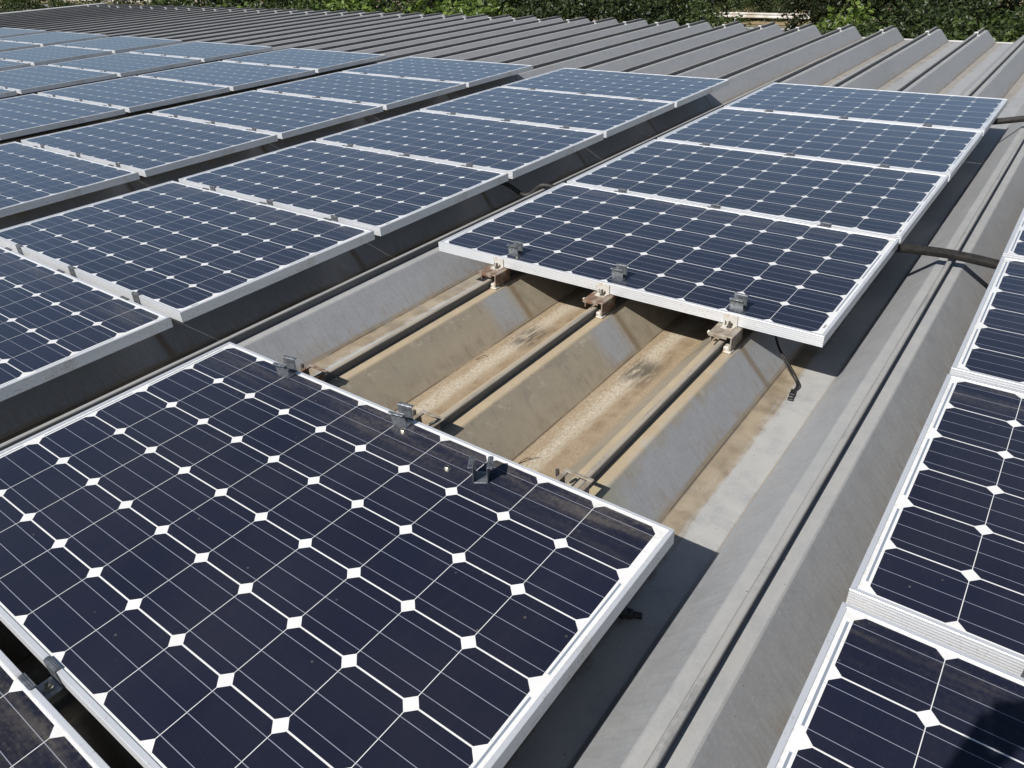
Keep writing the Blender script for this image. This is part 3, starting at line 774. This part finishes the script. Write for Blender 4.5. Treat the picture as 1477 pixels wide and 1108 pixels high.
for i, (u, kd, sc) in enumerate([(1030, 'dark', 0.9), (1070, 'mid', 0.75), (1105, 'dark', 0.85), (1145, 'mid', 0.8), (140, 'dark', 0.7)]):
    tree(u, 63.5, kd, sc, '%s bush just beyond the white guard rail, %s bush from the left' % (kn[kd], ['second', 'third', 'fourth', 'fifth', 'first'][i]), sink=2.0 * sc)
for i, (u, d, kd, sc) in enumerate(BK):
    tree(u, d, kd, sc, '%s tree in the shaded back row, %s back tree from the left' % (kn[kd], o20[i]), zs=0.95, sink=(1.6 if d > 70 else 0.0))

# ------------------------------------------------------------------ the photographer (only the shadow reaches into the picture)
h2 = Vector((FWD.x, FWD.y, 0)).normalized(); r2 = Vector((RIGHT.x, RIGHT.y, 0)).normalized(); UP = -DOWN
T0 = Vector((CAM.x, CAM.y, 0)) - h2 * 0.46
def tp(sd_, fw, z): return T0 + r2 * sd_ + h2 * fw + Vector((0, 0, z))
SV = []; SE = []; SR = []
def sv(p_, r_, prev=None):
    SV.append(p_); SR.append(r_)
    if prev is not None: SE.append((prev, len(SV) - 1))
    return len(SV) - 1
pel = sv(tp(0, 0, 0.66), 0.150); wa = sv(tp(0, 0.0, 0.84), 0.130, pel); ch = sv(tp(0, 0.0, 1.02), 0.150, wa); nk0 = sv(tp(0, 0.0, 1.17), 0.075, ch)
nk = sv(tp(0, 0.02, 1.24), 0.055, nk0); hd = sv(tp(0, 0.04, 1.33), 0.098, nk); hd2 = sv(tp(0, 0.045, 1.40), 0.108, hd); hd3 = sv(tp(0, 0.035, 1.46), 0.075, hd2)
feet = {-1: Vector((2.085, -0.66, Z_VAL)), 1: Vector((2.585, -0.46, Z_VAL))}
for sgn in (-1, 1):
    hp = sv(tp(0.10 * sgn, 0, 0.60), 0.095, pel); ft = feet[sgn]
    kn_ = sv(tp(0.10 * sgn, 0, 0.60).lerp(ft + Vector((0, 0, 0.08)), 0.50) + h2 * 0.04, 0.065, hp)
    an = sv(ft + Vector((0, 0, 0.085)), 0.042, kn_); hl = sv(ft + h2 * 0.06 + Vector((0, 0, 0.045)), 0.044, an); sv(ft + h2 * 0.19 + Vector((0, 0, 0.034)), 0.032, hl)
    sh = sv(tp(0.185 * sgn, 0.01, 1.13), 0.062, ch)
    el = sv(tp((0.33 if sgn < 0 else 0.255) * sgn, 0.14, 0.90), 0.045, sh)
    edge = -0.060 if sgn < 0 else 0.106
    ex = 0.035 if sgn < 0 else 0.0
    wr = sv(CAM + RIGHT * (edge + (0.035 + 1.4 * ex) * sgn) + DOWN * 0.115 - FWD * 0.045, 0.029, el)
    pm = sv(CAM + RIGHT * (edge + (0.022 + ex * 0.6) * sgn) + DOWN * 0.065 - FWD * 0.028, 0.026, wr)
    for q in range(4):
        dn = 0.012 + 0.016 * q; ln = (0.9, 1.0, 0.95, 0.8)[q]
        a_ = sv(CAM + RIGHT * (edge + 0.018 * sgn) + DOWN * dn - FWD * 0.012, 0.0095, pm)
        b_ = sv(CAM + RIGHT * (edge + (0.014 - 0.010 * ln) * sgn) + DOWN * (dn - 0.003) + FWD * (-0.0005) - FWD * 0.0, 0.0085, a_)
        sv(CAM + RIGHT * (edge - 0.022 * ln * sgn) + DOWN * (dn - 0.001) - FWD * 0.004, 0.0075, b_) if sgn > 0 else sv(CAM + RIGHT * (edge - 0.006 * ln * sgn) + DOWN * (dn - 0.001) - FWD * 0.003, 0.0075, b_)
    a_ = sv(CAM + RIGHT * (edge + 0.004 * sgn) + DOWN * 0.070 - FWD * 0.030, 0.0115, pm)
    sv(CAM + RIGHT * (edge - 0.030 * sgn) + DOWN * 0.050 - FWD * 0.024, 0.0090, a_)
SKIN = noisy('skin', (0.42, 0.26, 0.18), (0.50, 0.32, 0.23), 12, 0.5)
CLOTH = noisy('grey_work_clothes', (0.10, 0.11, 0.13), (0.15, 0.16, 0.18), 30, 0.9)
HAIR = noisy('black_hair', (0.012, 0.010, 0.009), (0.03, 0.026, 0.022), 60, 0.6)
me = bpy.data.meshes.new('person'); me.from_pydata([tuple(v - T0) for v in SV], SE, []); me.update()
person = bpy.data.objects.new('person', me); COL.objects.link(person); person.location = T0
tag(person, 'person standing beside the right panels holding a phone in both raised hands', 'person')
me.materials.append(CLOTH); me.materials.append(SKIN)
bpy.context.view_layer.objects.active = person
md = person.modifiers.new('skin', 'SKIN'); md.use_smooth_shade = True
for i, v in enumerate(me.skin_vertices[0].data): v.radius = (SR[i], SR[i]); v.use_root = (i == 0)
person.modifiers.new('sub', 'SUBSURF').levels = 1; person.modifiers['sub'].render_levels = 1
dg = bpy.context.evaluated_depsgraph_get(); me2 = bpy.data.meshes.new_from_object(person.evaluated_get(dg))
person.modifiers.clear(); person.data = me2; me2.name = 'person'
if len(me2.materials) < 2:
    me2.materials.clear(); me2.materials.append(CLOTH); me2.materials.append(SKIN)
for p_ in me2.polygons:
    wp = p_.center + T0
    p_.material_index = 1 if (wp.z > 1.22 or (wp - CAM).length < 0.20 and wp.z > 0.98) else 0
mb = MB(); HC = tp(0, 0.02, 1.405) - T0
V = []; F = []
for i in range(9):
    a_ = math.pi * 0.55 * i / 8
    for k in range(16):
        b_ = 2 * math.pi * k / 16
        V.append(HC + (r2 * math.cos(b_) * 0.094 + h2 * math.sin(b_) * 0.104 * (0.80 if math.sin(b_) > 0 else 1.0)) * math.sin(a_) + Vector((0, 0, 0.112 * math.cos(a_))))
for i in range(8):
    for k in range(16): F.append((i * 16 + k, i * 16 + (k + 1) % 16, (i + 1) * 16 + (k + 1) % 16, (i + 1) * 16 + k))
mb.add(V, F); mb.build('hair', HAIR, person, True)
mb = MB()
for sd_ in (-0.032, 0.032): mb.lathe([(0.001, 0.012), (0.009, 0.008), (0.012, 0.0), (0.009, -0.008), (0.001, -0.012)], 10, tuple(tp(sd_, 0.118, 1.385) - T0))
mb.build('eyes', HAIR, person, True)
mb = MB(); mb.tube([tp(0, 0.120, 1.385) - T0, tp(0, 0.136, 1.355) - T0, tp(0, 0.120, 1.345) - T0], [0.007, 0.013, 0.010], 8); mb.build('nose', SKIN, person, True)
mb = MB()
mb.box(-0.060, 0.106, -0.058, 0.022, 0.006, 0.014, 0.003)
ph_ = mb.build('phone', BLACK); ph_.matrix_world = cam.matrix_world.copy()
tag(ph_, 'black phone held sideways in the hands of the person', 'phone')
